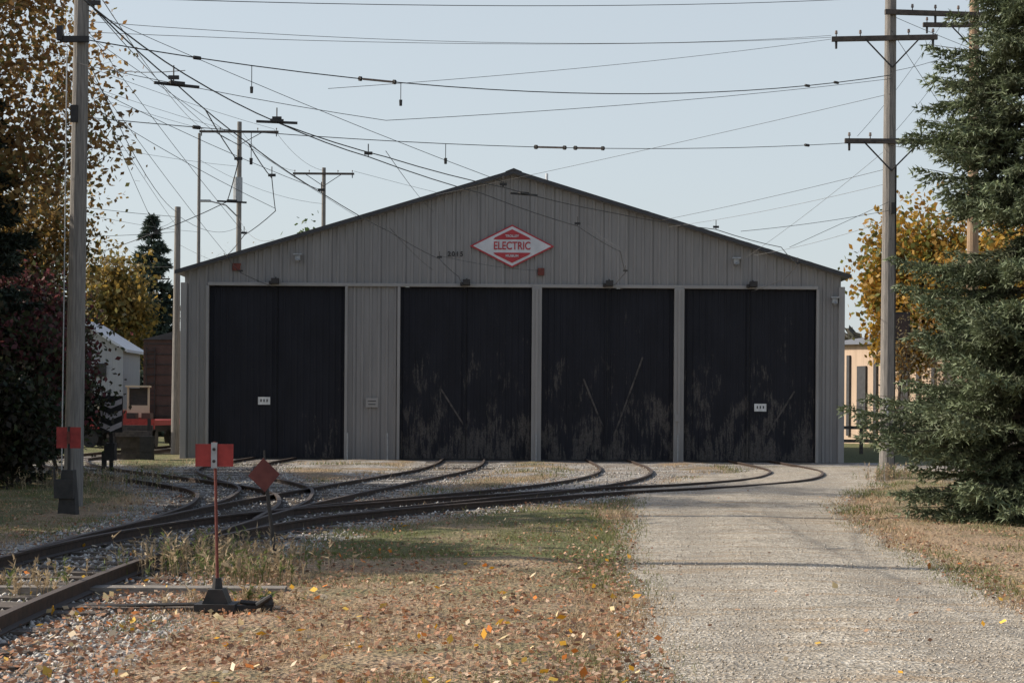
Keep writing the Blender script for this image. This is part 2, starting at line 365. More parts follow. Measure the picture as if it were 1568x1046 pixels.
def text(name,s,x,z,size,m,y,parent,bold=0.):
    cu=bpy.data.curves.new(name,'FONT'); cu.body=s; cu.size=size; cu.align_x='CENTER'; cu.align_y='CENTER'; cu.extrude=.006; cu.offset=bold
    cu.materials.append(m); ob=bpy.data.objects.new(name,cu); scene.collection.objects.link(ob)
    ob.location=(x,y,z); ob.rotation_euler=(math.pi/2,0,0); child(ob,parent); return ob
o_=text('sign_text_main','ELECTRIC',cx,cz,.38,M_signred,YF-.125,B,.006); o_.scale=(.82,1.05,1)
text('sign_text_top','TROLLEY',cx,cz+.36,.12,M_signwhite,YF-.14,B,.003)
text('sign_text_bottom','MUSEUM',cx,cz-.36,.12,M_signwhite,YF-.14,B,.003)
o_=text('building_number','2015',-2.1,7.5,.24,M_black,YF-.05,B,.006); o_.data.space_character=1.25
# ---------------------------------------------------------------- poles
def upole(name,x,y,h,r,arms=(),lean=(0,0),m=M_pole,extra=None,r1=None):
    mb=MB(); n=8
    P=[Vector((x+lean[0]*(i/n),y+lean[1]*(i/n),-.3+(h+.3)*i/n)) for i in range(n+1)]
    r1=r1 or r*.68
    for i in range(n): mb.tube(P[i],P[i+1],r+(r1-r)*i/n,r+(r1-r)*(i+1)/n,m,12,cap=(i==n-1))
    for (z,a,c,ang,br) in arms:
        px=x+lean[0]*z/h; py=y+lean[1]*z/h; ca,sa=math.cos(ang),math.sin(ang)
        mid=(c-a)/2; mb.box((px+ca*mid-sa*0,py-r*.9+sa*mid,z),(a+c,.1,.13),M_arm,rz=ang)
        if br:
            for s in(-1,1): mb.tube((px+s*min(a,c)*.6*ca,py-r-.05+s*min(a,c)*.6*sa,z-.03),(px,py-r-.03,z-.8),.022,.022,M_black,5)
        k=5
        for i in range(k):
            u=-a+.12+(a+c-.24)*i/(k-1)
            if abs(u)<.25: continue
            q=(px+ca*u,py-r*.9+sa*u,z+.06); mb.tube(q,(q[0],q[1],q[2]+.1),.015,.015,M_black,5); mb.tube((q[0],q[1],q[2]+.08),(q[0],q[1],q[2]+.17),.04,.03,M_ins,8)
            if i%2==0: mb.tube((q[0],q[1],z-.06),(q[0],q[1],z-.26),.035,.03,M_black,6)
    if extra: extra(mb)
    return mb.obj(name,smooth=False)
def ex1(mb):
    mb.box((-7.7,28.82,8.2),(.5,.08,.1),M_black); mb.box((-7.95,28.8,8.3),(.1,.1,.25),M_black)
    mb.box((-7.7,28.83,6.9),(.12,.06,.3),M_black)
    mb.tube((-7.87,28.8,0),(-7.83,28.82,8),.012,.012,M_galv,5)
upole('utility_pole',-7.72,29,11.5,.17,(),(.12,0),extra=ex1)
def ex2(mb):
    mb.box((10.1,44.38,1.9),(.08,.03,.6),M_white); mb.box((10.2,44.38,1.3),(.16,.03,.2),M_galv)
    mb.tube((10.33,44.5,0),(10.33,44.5,8.5),.02,.02,M_black,5)
    mb.box((10.2,44.3,7.3),(.1,.1,.3),M_black)
upole('utility_pole',10.16,44.6,14.6,.21,((9.12,1.25,1.25,0,1),(11.9,1.6,1.2,-.12,1),(12.6,.2,2.6,.1,0)),(.02,0),extra=ex2)
upole('utility_pole',13.95,50,15.5,.2,((13.55,1.6,1.3,0,1),),m=M_polew)
upole('utility_pole',-10.5,20.4,11.,.22,())      # stands left of the frame, its shadow crosses the driveway
upole('utility_pole',-13.5,66,9.9,.17,(),(.05,0))
upole('utility_pole',-19.1,100,18.6,.13,(),m=M_pole)
def ex3(mb):
    x,y=-16.0,96
    mb.tube((x+.0,y-.45,13.9),(x+.0,y-.45,15.3),.27,.27,M_galv,12)
    pts=[(x,y,13.0),(x-.7,y-.3,13.7),(x-1.7,y-.3,13.95)]
    mb.tube(pts[0],pts[1],.04,.04,M_galv,6); mb.tube(pts[1],pts[2],.04,.04,M_galv,6); mb.box((x-1.9,y-.3,13.95),(.6,.25,.12),M_galv)
upole('utility_pole',-16.0,96,18.6,.19,((18.0,2.3,2.3,0,1),),extra=ex3)
upole('utility_pole',-12.1,105,17.3,.18,((16.9,1.95,1.95,0,1),))
upole('utility_pole',-32.,148,15.6,.16,((14.8,1.2,1.2,0,0),(13.6,1.2,1.2,0,0)))
upole('utility_pole',-36.,165,16,.16,((15.2,1.2,1.2,0,0),))
# ---------------------------------------------------------------- wires
LP=Vector((-7.66,28.95,0)); RP=Vector((10.16,44.4,0))
wd=MB(); wl_=MB()
def wire(mb,p,q,sag,r,m,n=14):
    p=Vector(p);q=Vector(q); L=[]
    for i in range(n+1):
        t=i/n; v=p.lerp(q,t); v.z-=4*sag*t*(1-t); L.append(v)
    for i in range(n): mb.tube(L[i],L[i+1],r*.8,r*.8,m,5,cap=False)
    return L
def P_(b,z,dx=0): return (b.x+dx,b.y,z)
W1=wire(wd,P_(LP,8.24),P_(RP,10.9),.72,.014,M_wire,20)
W2=wire(wd,P_(LP,6.87),P_(RP,9.15),.38,.010,M_wire,20)
wire(wl_,P_(LP,7.8),(-2.6,33.4,7.63),.05,.008,M_wire,6); wire(wl_,(-2.6,33.4,7.63),P_(RP,10.8),.1,.008,M_wire,10)
wire(wl_,P_(LP,8.36),(8.57,44.6,11.95),.2,.007,M_wirel); wire(wl_,P_(LP,8.55),(8.57,44.6,12.0),.3,.007,M_wirel)
wire(wl_,P_(LP,8.98),P_(RP,13.),.2,.010,M_wire)
wire(wl_,(-3.66,32.4,8.07),(8.57,44.6,11.9),.1,.007,M_wirel)
wire(wl_,P_(RP,10.4),(-2.8,59.6,9.6),.05,.008,M_wire); wire(wl_,P_(RP,8.4),(5.4,59.6,8.75),.05,.008,M_wire)
wire(wl_,P_(RP,7.26),(5.5,39.8,6.15),.05,.008,M_wire); wire(wl_,P_(RP,7.5),(7.3,43.5,6.15),.0,.008,M_wire)
wire(wl_,P_(RP,8.0),(5.6,59.6,8.5),.1,.007,M_wirel); wire(wl_,P_(RP,7.0),(8.7,59.6,7.5),.1,.007,M_wirel)
wire(wl_,P_(RP,9.0),(8.4,59.6,7.4),.1,.007,M_wirel)
for z,q in((13.5,(4,20,14)),(12.5,(20,60,14)),(13.8,(18,40,13.5)),(11,(13.95,50,13)),(9.2,(22,60,12)),(6.5,(16,52,4.5)),(12.1,(16,52,8)),(14.2,(9,36,15.5)),(9.0,(15,38,7.5))):
    wire(wl_,P_(RP,z),q,.1,.009,M_wire)
for k in (-1,0,1): wire(wl_,(10.16+k*.9,44.4,9.25),(13.95+k,50,13.6),.15,.007,M_wire)
for k in CL:
    pts=TR[k]; P=[Vector((a,b_,6.1 if b_<58 else 6.25)) for a,b_ in pts if b_<62]
    for i in range(len(P)-1): wire(wd,P[i],P[i+1],.03,.012,M_wire,4)
    for i in range(1,len(P)-1,2):
        wd.box(P[i]+Vector((0,0,.06)),(.14,.035,.05),M_black); wd.tube(P[i],P[i]+Vector((0,0,.22)),.01,.01,M_black,5)
for x,y,a in((-4.55,22.2,.5),(-3.6,25.,.2),(-5.9,34.5,.35),(.2,33,.5)):
    wd.box((x,y,6.1),(.62,.04,.035),M_black,rz=a); wd.box((x,y,6.12),(.2,.1,.045),M_black,rz=a)
for L,i,h in((W1,3,.4),(W2,7,.3),(W1,6,.35),(W2,3,.5)):
    q=L[i]
    wl_.tube(q,q+Vector((0,0,-h)),.008,.008,M_black,5); wl_.tube(q+Vector((0,0,-h)),q+Vector((0,0,-h-.12)),.035,.03,M_black,6)
for L,i in((W1,5),(W2,9),(W2,10)):
    a=L[i];b2=L[i+1]; d=(b2-a)
    wd.tube(a+d*.2,a+d*.8,.022,.022,M_ins,6); wd.tube(a+d*.12,a+d*.16,.05,.05,M_black,8); wd.tube(a+d*.84,a+d*.88,.05,.05,M_black,8)
for L,i in((W1,18),(W1,2),(W2,2),(W2,17),(W1,17)):
    q=L[i]; wd.tube(q-Vector((.06,.04,0)),q+Vector((.06,.04,0)),.035,.035,M_black,6)
for a,c in(((-7.66,28.9,7.8),(-4.3,21.5,6.15)),((-7.66,28.9,7.2),(-5.2,36,6.15)),((-7.66,28.9,7.9),(-8.1,46.5,6.15)),((-7.66,28.9,7.5),(-3.85,33,6.15)),
           ((-7.66,28.9,8.1),(-8.8,40.5,6.2)),((-13.45,66,9.5),(-8.8,40.5,6.2)),((-13.4,66,9.),(-7.66,29,7.6)),((-13.4,66,8.4),(-10,59.7,6.9)),
           ((-2.9,59.7,9.0),(-2.2,28.3,6.2)),((1.0,59.7,6.9),(-2.1,47,6.2)),((2.7,59.7,8.6),(2.9,44.5,6.2)),((-2.9,59.7,6.9),(-3.,40,6.2)),
           ((-7.66,28.9,8.6),(-6.7,41,6.15)),((-7.66,28.9,8.4),(-5.5,59.6,8.7)),((-7.66,28.9,8.8),(-.2,32,6.2))):
    wire(wl_,a,c,.08,.007,M_wire,6)
for s,e in(((-18.3,96,18.2),(-27,30,14.5)),((-17,96,18.2),(-24,30,14)),((-14,96,18.2),(-20,30,13)),((-14,105,17.1),(-16,96,18.2)),((-12,105,17.1),(-14,96,18.2)),((-10.2,105,17.1),(20,120,13)),
           ((-16,96,16),(-24,50,12.5)),((-16,96,12.5),(-13.5,66,9.6)),((-13.5,66,9.5),(-24,40,9.5)),((-19.1,100,17),(-12.1,105,15)),((-16,96,13),(-9,62,8.2)),((-19,100,12.6),(-23,60,11)),((-13.5,66,8.9),(-25,52,8)),
           ((-17.8,96,18),(-7.7,29,9.6)),((-16,96,17.3),(-7.7,29,9.1)),((-13.5,66,9.7),(-7.7,29,8.3)),((-13.5,66,7.5),(-22,70,9.5))):
    wire(wl_,s,e,.5,.012,M_wirel if rng.random()<.5 else M_wire,10)
wd.obj('trolley_wires'); wl_.obj('span_wires')
# ---------------------------------------------------------------- switch stands
mb=MB(); x,y=-2.48,13.8
mb.box((-3.75,15.35,-.02),(3.3,.24,.18),M_tie2,rz=.03); mb.box((-3.75,14.05,-.05),(3.6,.24,.18),M_tie,rz=.02)
mb.obj('headblock_ties')
mb=MB()
mb.box((x,y+.12,.06),(.34,.3,.06),M_black); mb.prism([(x-.11,.09),(x+.11,.09),(x+.06,.21),(x-.06,.21)],y+.02,y+.22,M_black)
mb.tube((x,y+.12,.18),(x,y+.12,.30),.05,.035,M_black,12); mb.tube((x,y+.12,.28),(x-.03,y+.12,1.45),.014,.012,M_redrod,8)
mb.box((x+.3,y+.1,.05),(.34,.07,.05),M_black,rz=.1); mb.tube((x+.35,y+.05,.08),(x+.47,y+.02,.16),.025,.02,M_black,8); mb.tube((x+.2,y+.1,.1),(x+.48,y+.1,.08),.02,.02,M_black); mb.tube((x+.42,y+.1,.08),(x+.42,y+.1,.14),.06,.05,M_black,10)
mb.tube((x-.1,y+.12,.08),(x-1.2,y+.3,.03),.015,.015,M_black)
zt=1.335
for s in(-1,1):
    cx_=x-.03+s*.093
    mb.prism([(cx_-.067,zt-.095),(cx_+.067,zt-.095),(cx_+.067,zt+.095),(cx_-.067,zt+.095)],y+.10,y+.108,M_red)
mb.box((x-.03,y+.10,zt),(.05,.03,.215),M_galv)
mb.tube((x-.03,y+.08,zt+.05),(x-.03,y+.09,zt+.05),.014,.014,M_black,10); mb.tube((x-.03,y+.08,zt-.05),(x-.03,y+.09,zt-.05),.014,.014,M_black,10)
mb.obj('switch_stand')
mb=MB(); x,y=-2.47,17.4
mb.tube((x,y,0),(x-.12,y,.95),.022,.02,M_black,8); mb.box((x,y,.05),(.16,.16,.1),M_black)
c0=Vector((x-.14,y-.03,1.04)); R=Matrix.Rotation(.35,3,'Z')@Matrix.Rotation(-.05,3,'Y')
vs=[c0+R@Vector(p) for p in((-.17,0,0),(0,0,-.18),(.17,0,0),(0,0,.18),(-.17,.01,0),(0,.01,-.18),(.17,.01,0),(0,.01,.18))]
mb.add(vs,[(0,1,2,3),(7,6,5,4),(0,4,5,1),(1,5,6,2),(2,6,7,3),(3,7,4,0)],mat('dull_red_paint',(.11,.03,.027),(.18,.055,.045),9,.8))
mb.tube((x-.13,y+.0,.9),(x-.145,y+.0,1.3),.012,.012,M_black,6)
mb.obj('diamond_switch_target')
mb=MB(); x,y=-7.15,26.6
mb.tube((x,y,.0),(x,y,1.45),.03,.025,M_black,8)
mb.prism([(x-.15,.0),(x+.15,.0),(x+.09,.75),(x-.09,.75)],y-.12,y+.1,M_black); mb.box((x-.03,y-.1,.45),(.3,.22,.3),M_black); mb.tube((x-.18,y-.15,.35),(x-.2,y-.15,.8),.02,.02,M_black)
for s in(-1,1): mb.box((x+s*.11,y-.03,1.27),(.17,.012,.34),M_red)
mb.box((x,y-.045,1.27),(.05,.02,.2),M_redrod)
mb.obj('switch_stand')
mb=MB(); x,y=-11.45,47; M_pink=mat('chevron_white',(.5,.43,.43),(.68,.6,.6),6,.6)
mb.box((x,y+.03,1.62),(.66,.06,1.04),M_black); mb.box((x,y+.1,.6),(.1,.1,1.3),M_black); mb.box((x,y,.55),(.3,.3,.5),M_black); mb.box((x-.18,y,.3),(.1,.2,.5),M_black)
for i in range(3):
    z=1.22+i*.33
    for s in(-1,1): mb.add([(x,y-.006,z-.10),(x,y-.006,z+.05),(x+s*.32,y-.006,z+.19),(x+s*.32,y-.006,z+.04)],[(0,1,2,3)] if s>0 else [(3,2,1,0)],M_pink)
mb.obj('chevron_sign')
# ---------------------------------------------------------------- background rail cars and sheds
M_brown=mat('boxcar_brown',(.05,.03,.025),(.09,.052,.042),2,.8); M_cream=mat('cream_paint',(.45,.38,.28),(.55,.47,.35),3,.7)
mb=MB(); cx,y0,y1=-15.8,77,90
mb.box((cx,(y0+y1)/2,3.15),(2.9,y1-y0,3.8),M_brown); mb.prism([(cx-1.52,5.05),(cx+1.52,5.05),(cx,5.45)],y0-.1,y1+.1,M_rooftrim)
for i in range(8): mb.box((cx,y0-.02,1.5+i*.48),(2.86,.03,.05),M_black)
for i in range(9): mb.box((cx-1.1,y0-.1,1.5+i*.38),(.4,.05,.04),M_black)
for s in(-1.3,-.9): mb.box((cx+s,y0-.07,3.),(.04,.05,3.4),M_black)
mb.box((cx,83,2.9),(3.0,2.4,3.2),M_brown)
mb.box((cx,y0-.35,.95),(.3,.7,.25),M_black); mb.box((cx,(y0+y1)/2,1.15),(2.2,y1-y0,.25),M_black)
for yy in(79,81,86.5,88.5):
    for s in(-1,1): mb.tube((cx+s*.68,yy,.6),(cx+s*.8,yy,.6),.43,.43,M_black,20)
mb.obj('boxcar')
mb=MB(); y0,y1=66,74.5; cx=-15.6
mb.box((cx,70.2,1.25),(2.6,8.5,.22),M_red); mb.box((cx,70.2,1.0),(1.2,8.3,.3),M_black); mb.box((cx,65.92,1.2),(2.6,.12,.4),M_red)
mb.box((cx,65.6,.95),(.28,.6,.22),M_black)
for yy in(67,68.6,72,73.6):
    for s in(-1,1): mb.tube((cx+s*.68,yy,.55),(cx+s*.8,yy,.55),.38,.38,M_black,18)
for i in range(4): mb.box((cx-.9+i*.6,66.4,1.5),(.35,.6,.28),random.choice([M_black,M_brown,M_tie]))
for s in(-1,1): mb.box((cx+.35+s*.42,67.2,2.1),(.07,.07,1.2),M_cream)
mb.box((cx+.35,67.2,2.72),(.95,.5,.07),M_cream); mb.box((cx+.35,67.2,1.7),(.78,.05,.5),M_cream); mb.box((cx+.35,67.3,2.3),(.78,.01,.7),M_black)
mb.obj('flatcar')
mb=MB()
mb.box((-20.2,76,1.35),(6.2,2.4,.75),M_red); mb.box((-20.2,76,.85),(5.6,1.6,.25),M_black)
for i in range(5): mb.box((-22.6+i*1.2,74.78,1.35),(.08,.06,.8),M_redrod)
mb.box((-19,76,1.76),(2.4,1.6,.06),M_cream); mb.box((-21.6,76,2.15),(1.8,1.6,.85),M_redrod); mb.box((-21.6,75.18,2.25),(1.3,.04,.45),M_black)
for xx in(-22.4,-21.2,-19.2,-18.):
    mb.tube((xx,74.9,.45),(xx,75.05,.45),.4,.4,M_black,18); mb.tube((xx,76.9,.45),(xx,77.05,.45),.4,.4,M_black,18)
mb.obj('red_work_car')
mb=MB(); x0,x1=-25.4,-20.8; sy=88
wallw=mat('white_siding',(.3,.31,.33),(.4,.41,.42),3,.7,stretch=(8,8,.2)); roofw=mat('pale_roof',(.5,.52,.55),(.6,.62,.65),4,.5)
mb.prism([(x0,0),(x1,0),(x1,5.0),((x0+x1)/2,6.4),(x0,5.0)],sy,sy+4,wallw)
for s,a in((1,x1+.3),(-1,x0-.3)): mb.prism([((x0+x1)/2,6.6),((x0+x1)/2,6.42),(a,4.85),(a,5.0)],sy-.4,sy+4.4,roofw)
mb.box((x1-1.2,sy-.05,1.1),(.9,.08,2.1),M_cream); mb.box((x1-2.6,sy-.05,1.6),(.8,.08,.8),M_black); mb.box((x1-1.2,sy-.05,3.9),(.6,.08,.7),M_black)
mb.obj('white_shed')
mb=MB(); creamw=mat('cream_siding',(.44,.32,.23),(.56,.42,.31),2,.75,stretch=(3,3,.15)); a=Vector((19.6,106,0)); c=Vector((26.5,90,0)); d=(c-a).normalized(); n=Vector((-d.y,d.x,0))
if n.x<0: n=-n
def q3(p,z): return (p.x,p.y,z)
L=(c-a).length; W=8
mb.add([q3(a,0),q3(c,0),q3(c,5.9),q3(a,6.3),q3(a+n*W,0),q3(c+n*W,0),q3(c+n*W,5.9),q3(a+n*W,6.3)],[(0,1,2,3),(5,4,7,6),(4,0,3,7),(1,5,6,2)],creamw)
mb.add([q3(a-n*.4-d*.3,6.25),q3(c-n*.4+d*.3,5.85),q3(c+n*(W/2),6.6),q3(a+n*(W/2),6.9),q3(c+n*(W+.4)+d*.3,5.85),q3(a+n*(W+.4)-d*.3,6.25)],[(0,1,2,3),(3,2,4,5)],M_roof)
ang=math.atan2(d.y,d.x)
for i in range(12):
    p=a+d*(.8+i*1.4)-n*.06; mb.box((p.x,p.y,3.0),(.3 if i%3 else .9,.14,5.0 if i%3 else 3.6),M_rooftrim,rz=ang)
mb.obj('cream_shed')
mb=MB()
for i in range(8): mb.box((14.8+i*.9,74,.75),(.14,.14,1.5),M_arm)
mb.box((18,73.9,1.2),(6.6,.05,.14),M_arm); mb.box((18,73.9,.6),(6.6,.05,.14),M_arm)
mb.obj('timber_fence')
mb=MB()
mb.box((18.9,82,3.1),(.12,.12,6.2),M_black); mb.box((19.3,82,6.2),(.9,.3,1.4),M_black); mb.box((19.3,81.83,6.2),(.76,.03,1.2),M_brown); mb.obj('dark_signboard')
mb=MB()
for i in range(6):
    mb.box((-13.2+random.uniform(-.1,.1),57.5+random.uniform(-.3,.3),.12+i*.2),(1.1+random.uniform(-.2,.2),.24,.2),M_arm,rz=random.uniform(-.1,.1))
for i in range(3): mb.box((-12.6,56.9,.15+i*.28),(.4,.5,.27),M_black)
for s in(-1,1): mb.box((-13.2+s*.6,57.2,.7),(.1,.1,1.5),M_black)
mb.obj('timber_stack')
# ---------------------------------------------------------------- trees
def unit(v): return v/np.linalg.norm(v)
def dtree(name,x,y,h,spread,base,cols,nleaf,ls,seed,sig=.4,up=.5,tr=None,wmax=None):
    r=np.random.default_rng(seed); mb=MB(); sites=[]
    def rec(p,d,L,rad,lev):
        n=3; seg=L/n
        for i in range(n):
            d=unit(d+r.normal(0,.13,3)+np.array([0,0,.05])); q=p+d*seg; r2=rad*.86
            mb.tube(p,q,rad,r2,M_bark,7 if lev<2 else 4,cap=False)
            if lev>=2: sites.append((q,lev))
            if lev<4 and (lev>0 or i==n-1 or (i==1)):
                k={0:3,1:2,2:2,3:1}[lev]
                for _ in range(k):
                    a=r.uniform(0,6.28); side=np.array([math.cos(a),math.sin(a),r.uniform(-.1,.5)*up*2])
                    nd=unit(d*.55+side*.75*spread); rec(q,nd,L*r.uniform(.55,.75),r2*.55,lev+1)
            p=q; rad=r2
        sites.append((p,lev))
    rec(np.array([x,y,-.1]),np.array([0,0,1.]),h*.5,tr or h*.018,0)
    S=np.array([s[0] for s in sites]); k=h/S[:,2].max(); kx=1.
    if wmax: kx=min(1.,wmax/np.percentile(np.hypot(S[:,0]-x,S[:,1]-y),97))
    mb.v=[(x+(a-x)*kx,y+(b_-y)*kx,c*k) for a,b_,c in mb.v]; S=(S-np.array([x,y,0]))*np.array([kx,kx,k])+np.array([x,y,0])
    S=S[S[:,2]>base]
    tk=mb.obj('trunk_and_limbs')
    root=empty(name,(x,y,0)); child(tk,root)
    if nleaf:
        idx=r.integers(0,len(S),nleaf); C=S[idx]+r.normal(0,sig,(nleaf,3))
        C[:,2]=np.maximum(C[:,2],.03)
        lf=leaves('foliage',C,cols,ls,r,S[idx]); child(lf,root)
    return root
def leaves(name,C,cols,ls,r,key=None,mt=None,flat=0.):
    n=len(C); A=r.normal(0,1,(n,3)); 
    if flat: A[:,2]*=flat
    A/=np.linalg.norm(A,axis=1)[:,None]
    Bv=np.cross(A,r.normal(0,1,(n,3))); 
    if flat: Bv[:,2]*=flat
    Bv/=np.linalg.norm(Bv,axis=1)[:,None]
    s=ls*r.uniform(.6,1.3,n)[:,None]; A=A*s*.6; Bv=Bv*s*.4
    V=np.stack([C-A,C+Bv,C+A,C-Bv],1).reshape(-1,3)
    cols=np.array(cols); 
    ci=r.integers(0,len(cols),n)
    if key is not None:
        hsh=(np.sin(key[:,0]*1.7+key[:,1]*2.3+key[:,2]*1.1)*.5+.5)*len(cols); ci=np.where(r.random(n)<.6,np.minimum(hsh.astype(int),len(cols)-1),ci)
    c=cols[ci]*r.uniform(.65,1.25,n)[:,None]
    return np_mesh(name,V,4,mt or M_leaf,np.repeat(c,4,0))
def spruce(name,x,y,h,rb,cols,seed,dz=.27,nb=9,tl=.12,tw=.035,sp=.07,prof=None,bz=.3,per=5):
    r=np.random.default_rng(seed); mb=MB()
    mb.tube((x,y,-.1),(x,y,h*.95),h*.016,.02,M_bark,10); Q=[];D=[];K=[]
    z=bz
    while z<h-.1:
        t=z/h; R=rb*(prof(t) if prof else (1-t)**.75)
        for b in range(nb if t<.85 else 5):
            a=r.uniform(0,6.283); L=R*(r.uniform(.55,1.0)+.28*vnoise(np.array([a*1.3]),np.array([z]),.9,seed+1)[0])+.08; o=np.array([x,y,z+r.uniform(-dz/2,dz/2)]); u=np.array([math.cos(a),math.sin(a),0]); sd=np.array([-u[1],u[0],0])
            up=r.uniform(-.1,.18)
            def pos(s): return o+u*s*L+np.array([0,0,L*(up*s-.38*s*s+.36*s**3)])
            mb.tube(pos(0),pos(.5),.03*L/2+.008,.012,M_bark,4,cap=False); mb.tube(pos(.5),pos(1),.012,.004,M_bark,4,cap=False)
            n=max(3,int(L/.11)); 
            for i in range(n):
                s=.18+.82*(i+r.random()*.6)/n; p=pos(s); 
                l2=(.30*L*(1.05-s)+.14)*r.uniform(.7,1.2)
                for sg in(-1,1):
                    dd=unit(u*.75+sd*sg*.75+np.array([0,0,r.uniform(-.45,.1)])); m=max(2,int(l2/sp))
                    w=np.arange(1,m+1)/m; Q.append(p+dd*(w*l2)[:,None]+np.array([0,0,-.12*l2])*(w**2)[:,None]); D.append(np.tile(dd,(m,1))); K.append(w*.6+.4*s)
            m=max(3,int(L/sp)); w=.25+.75*np.arange(m)/m; Q.append(np.array([pos(k) for k in w])); D.append(np.tile(u,(m,1))); K.append(w)
        z+=dz*r.uniform(.8,1.2)
    tk=mb.obj('trunk'); root=empty(name,(x,y,0)); child(tk,root)
    Q=np.vstack(Q);D=np.vstack(D);K=np.concatenate(K); n=len(Q); Q=np.repeat(Q,per,0);D=np.repeat(D,per,0);K=np.repeat(K,per)
    N=len(Q); rad=r.normal(0,1,(N,3)); dv=D*.9+rad*.55; dv/=np.linalg.norm(dv,axis=1)[:,None]
    sd=np.cross(dv,r.normal(0,1,(N,3))); sd/=np.linalg.norm(sd,axis=1)[:,None]
    l=tl*r.uniform(.6,1.2,N)[:,None]; V=np.stack([Q-sd*tw*.5,Q+sd*tw*.5,Q+dv*l],1).reshape(-1,3); V[:,2]=np.maximum(V[:,2],.02)
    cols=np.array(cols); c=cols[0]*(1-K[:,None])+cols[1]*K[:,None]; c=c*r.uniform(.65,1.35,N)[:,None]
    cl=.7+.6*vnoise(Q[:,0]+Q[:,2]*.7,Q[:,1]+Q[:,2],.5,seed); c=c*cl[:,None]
    nd=np_mesh('needles',V,3,M_needle,np.repeat(c,3,0)); child(nd,root); return root
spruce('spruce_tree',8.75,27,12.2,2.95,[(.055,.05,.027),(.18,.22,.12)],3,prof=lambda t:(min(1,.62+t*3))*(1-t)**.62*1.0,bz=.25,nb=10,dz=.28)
OR=[(.30,.16,.055),(.38,.23,.08),(.22,.14,.06),(.19,.17,.06),(.44,.29,.11)]
YE=[(.42,.24,.04),(.5,.3,.05),(.36,.18,.03),(.2,.2,.05)]
DG=[(.03,.045,.02),(.05,.06,.025),(.06,.05,.03),(.04,.03,.02)]
RD=[(.13,.04,.045),(.08,.04,.03),(.06,.06,.03),(.18,.06,.06),(.07,.08,.035)]
dtree('maple_tree',-14.2,37,15,1.0,5.4,OR,60000,.15,11,.42,wmax=5.0)
dtree('maple_tree',-13.9,46,8.5,1.0,1.6,[(.16,.12,.04),(.26,.16,.05),(.1,.1,.035),(.34,.21,.06)],24000,.13,14,.4,wmax=2.9)
spruce('spruce_tree',-12.9,39.,11.,2.2,[(.014,.02,.014),(.04,.055,.035)],5,dz=.4,nb=8,tl=.2,tw=.07,sp=.12)
for i,(x,y,h,c) in enumerate(((-12.8,42,5.4,RD),(-14.6,46,5.5,RD),(-13.,35,5.,DG),(-16.5,50,6.5,DG),(-12.0,38.5,3.8,RD),(-11.6,36.2,2.2,DG),(-12.8,46.5,3.2,DG))):
    dtree('shrub',x,y,h,1.3,.2,c,15000,.13,20+i,.38,tr=.07,wmax=1.7)
# trees standing left of the frame whose shade lies over the yard
dtree('maple_tree',-12.9,21.4,9.0,1.,1.5,OR,34000,.32,31,.42,wmax=2.7); dtree('maple_tree',-15,27.2,9.5,1.,2.,OR,24000,.3,32,.5,wmax=3.4)
dtree('maple_tree',-18,33,8.5,1.,2.,OR,12000,.26,34,.55,wmax=3.5); dtree('maple_tree',-21,46,10,1.,2.,OR,9000,.26,35,.55)
spruce('spruce_tree',-24.6,112,15.,3.0,[(.03,.045,.035),(.07,.1,.075)],6,dz=.7,nb=8,tl=.45,tw=.2,sp=.3,per=4)
dtree('yellow_tree',-23.0,99,11.5,.9,4.5,[(.34,.22,.05),(.26,.19,.06),(.18,.16,.05)],11000,.28,41,.5,wmax=2.8)
dtree('yellow_tree',21.4,92,13.,.9,3.5,YE,15000,.3,42,.6,wmax=3.2); dtree('yellow_tree',26.0,88,13.8,.9,3.,YE,14000,.3,43,.6)
dtree('yellow_tree',31,95,13,.9,3.,YE,9000,.3,46,.6)
dtree('green_tree',-14.3,115,14.9,.8,5,[(.06,.1,.03),(.1,.14,.05)],16000,.3,44,.5,wmax=1.8); dtree('bare_tree',-17.5,118,14,.8,5,[(.2,.15,.08)],500,.2,45,.5)
dtree('bare_shrub',12.6,52,5.6,1.0,1.,[(.12,.1,.06),(.2,.15,.07)],500,.09,47,.2,tr=.05,wmax=1.1)
dtree('bare_shrub',12.9,49,4.6,1.0,1.,[(.12,.1,.06),(.2,.15,.07)],700,.09,48,.2,tr=.05,wmax=1.2)
r=np.random.default_rng(50); n=60000; th=r.uniform(-.75,.75,n)+0; rad=r.uniform(210,250,n); X=np.sin(th)*rad; Y=np.cos(th)*rad
hh=5+6*vnoise(X,Y*0,9,51)+3*vnoise(X,Y*0,3,52); Z=hh*r.random(n)**.6
leaves('distant_treeline',np.stack([X,Y,Z],1),[(.1,.1,.08),(.15,.13,.08),(.12,.11,.09)],1.6,r,np.stack([X,Y,Z],1)*.2)  # lighter leaf colours stand in for haze over distance
# ---------------------------------------------------------------- grass, litter, stones
def scatter(n,seed,d0=8.,d1=42,wx=.42):
    r=np.random.default_rng(seed); D=d0*(d1/d0)**r.random(n); X=r.uniform(-wx,wx,n)*D; return X,D,r
def zone(X,Y,e=.12):
    dt=dtrack(X,Y); return dt,(X>np.interp(Y,*DL)+e)&(X<np.interp(Y,*DR)-e)
X,Y,r=scatter(340000,60,8.,55); dt,rd=zone(X,Y); rd2=zone(X,Y,-.1+.5*r.random(len(X)))[1]
ok=(~rd2)&((dt>1.35+.5*r.random(len(X)))|(r.random(len(X))<.05))&~((Y<12.6)&(X<-2.6)&(r.random(len(X))<.85))
ok&=vnoise(X,Y,.5,61)+.5*vnoise(X,Y,.17,62)>r.random(len(X))*1.1; ok&=(Y<42)|(vnoise(X,Y,1.4,65)>.5); X,Y=X[ok],Y[ok]; n=len(X)
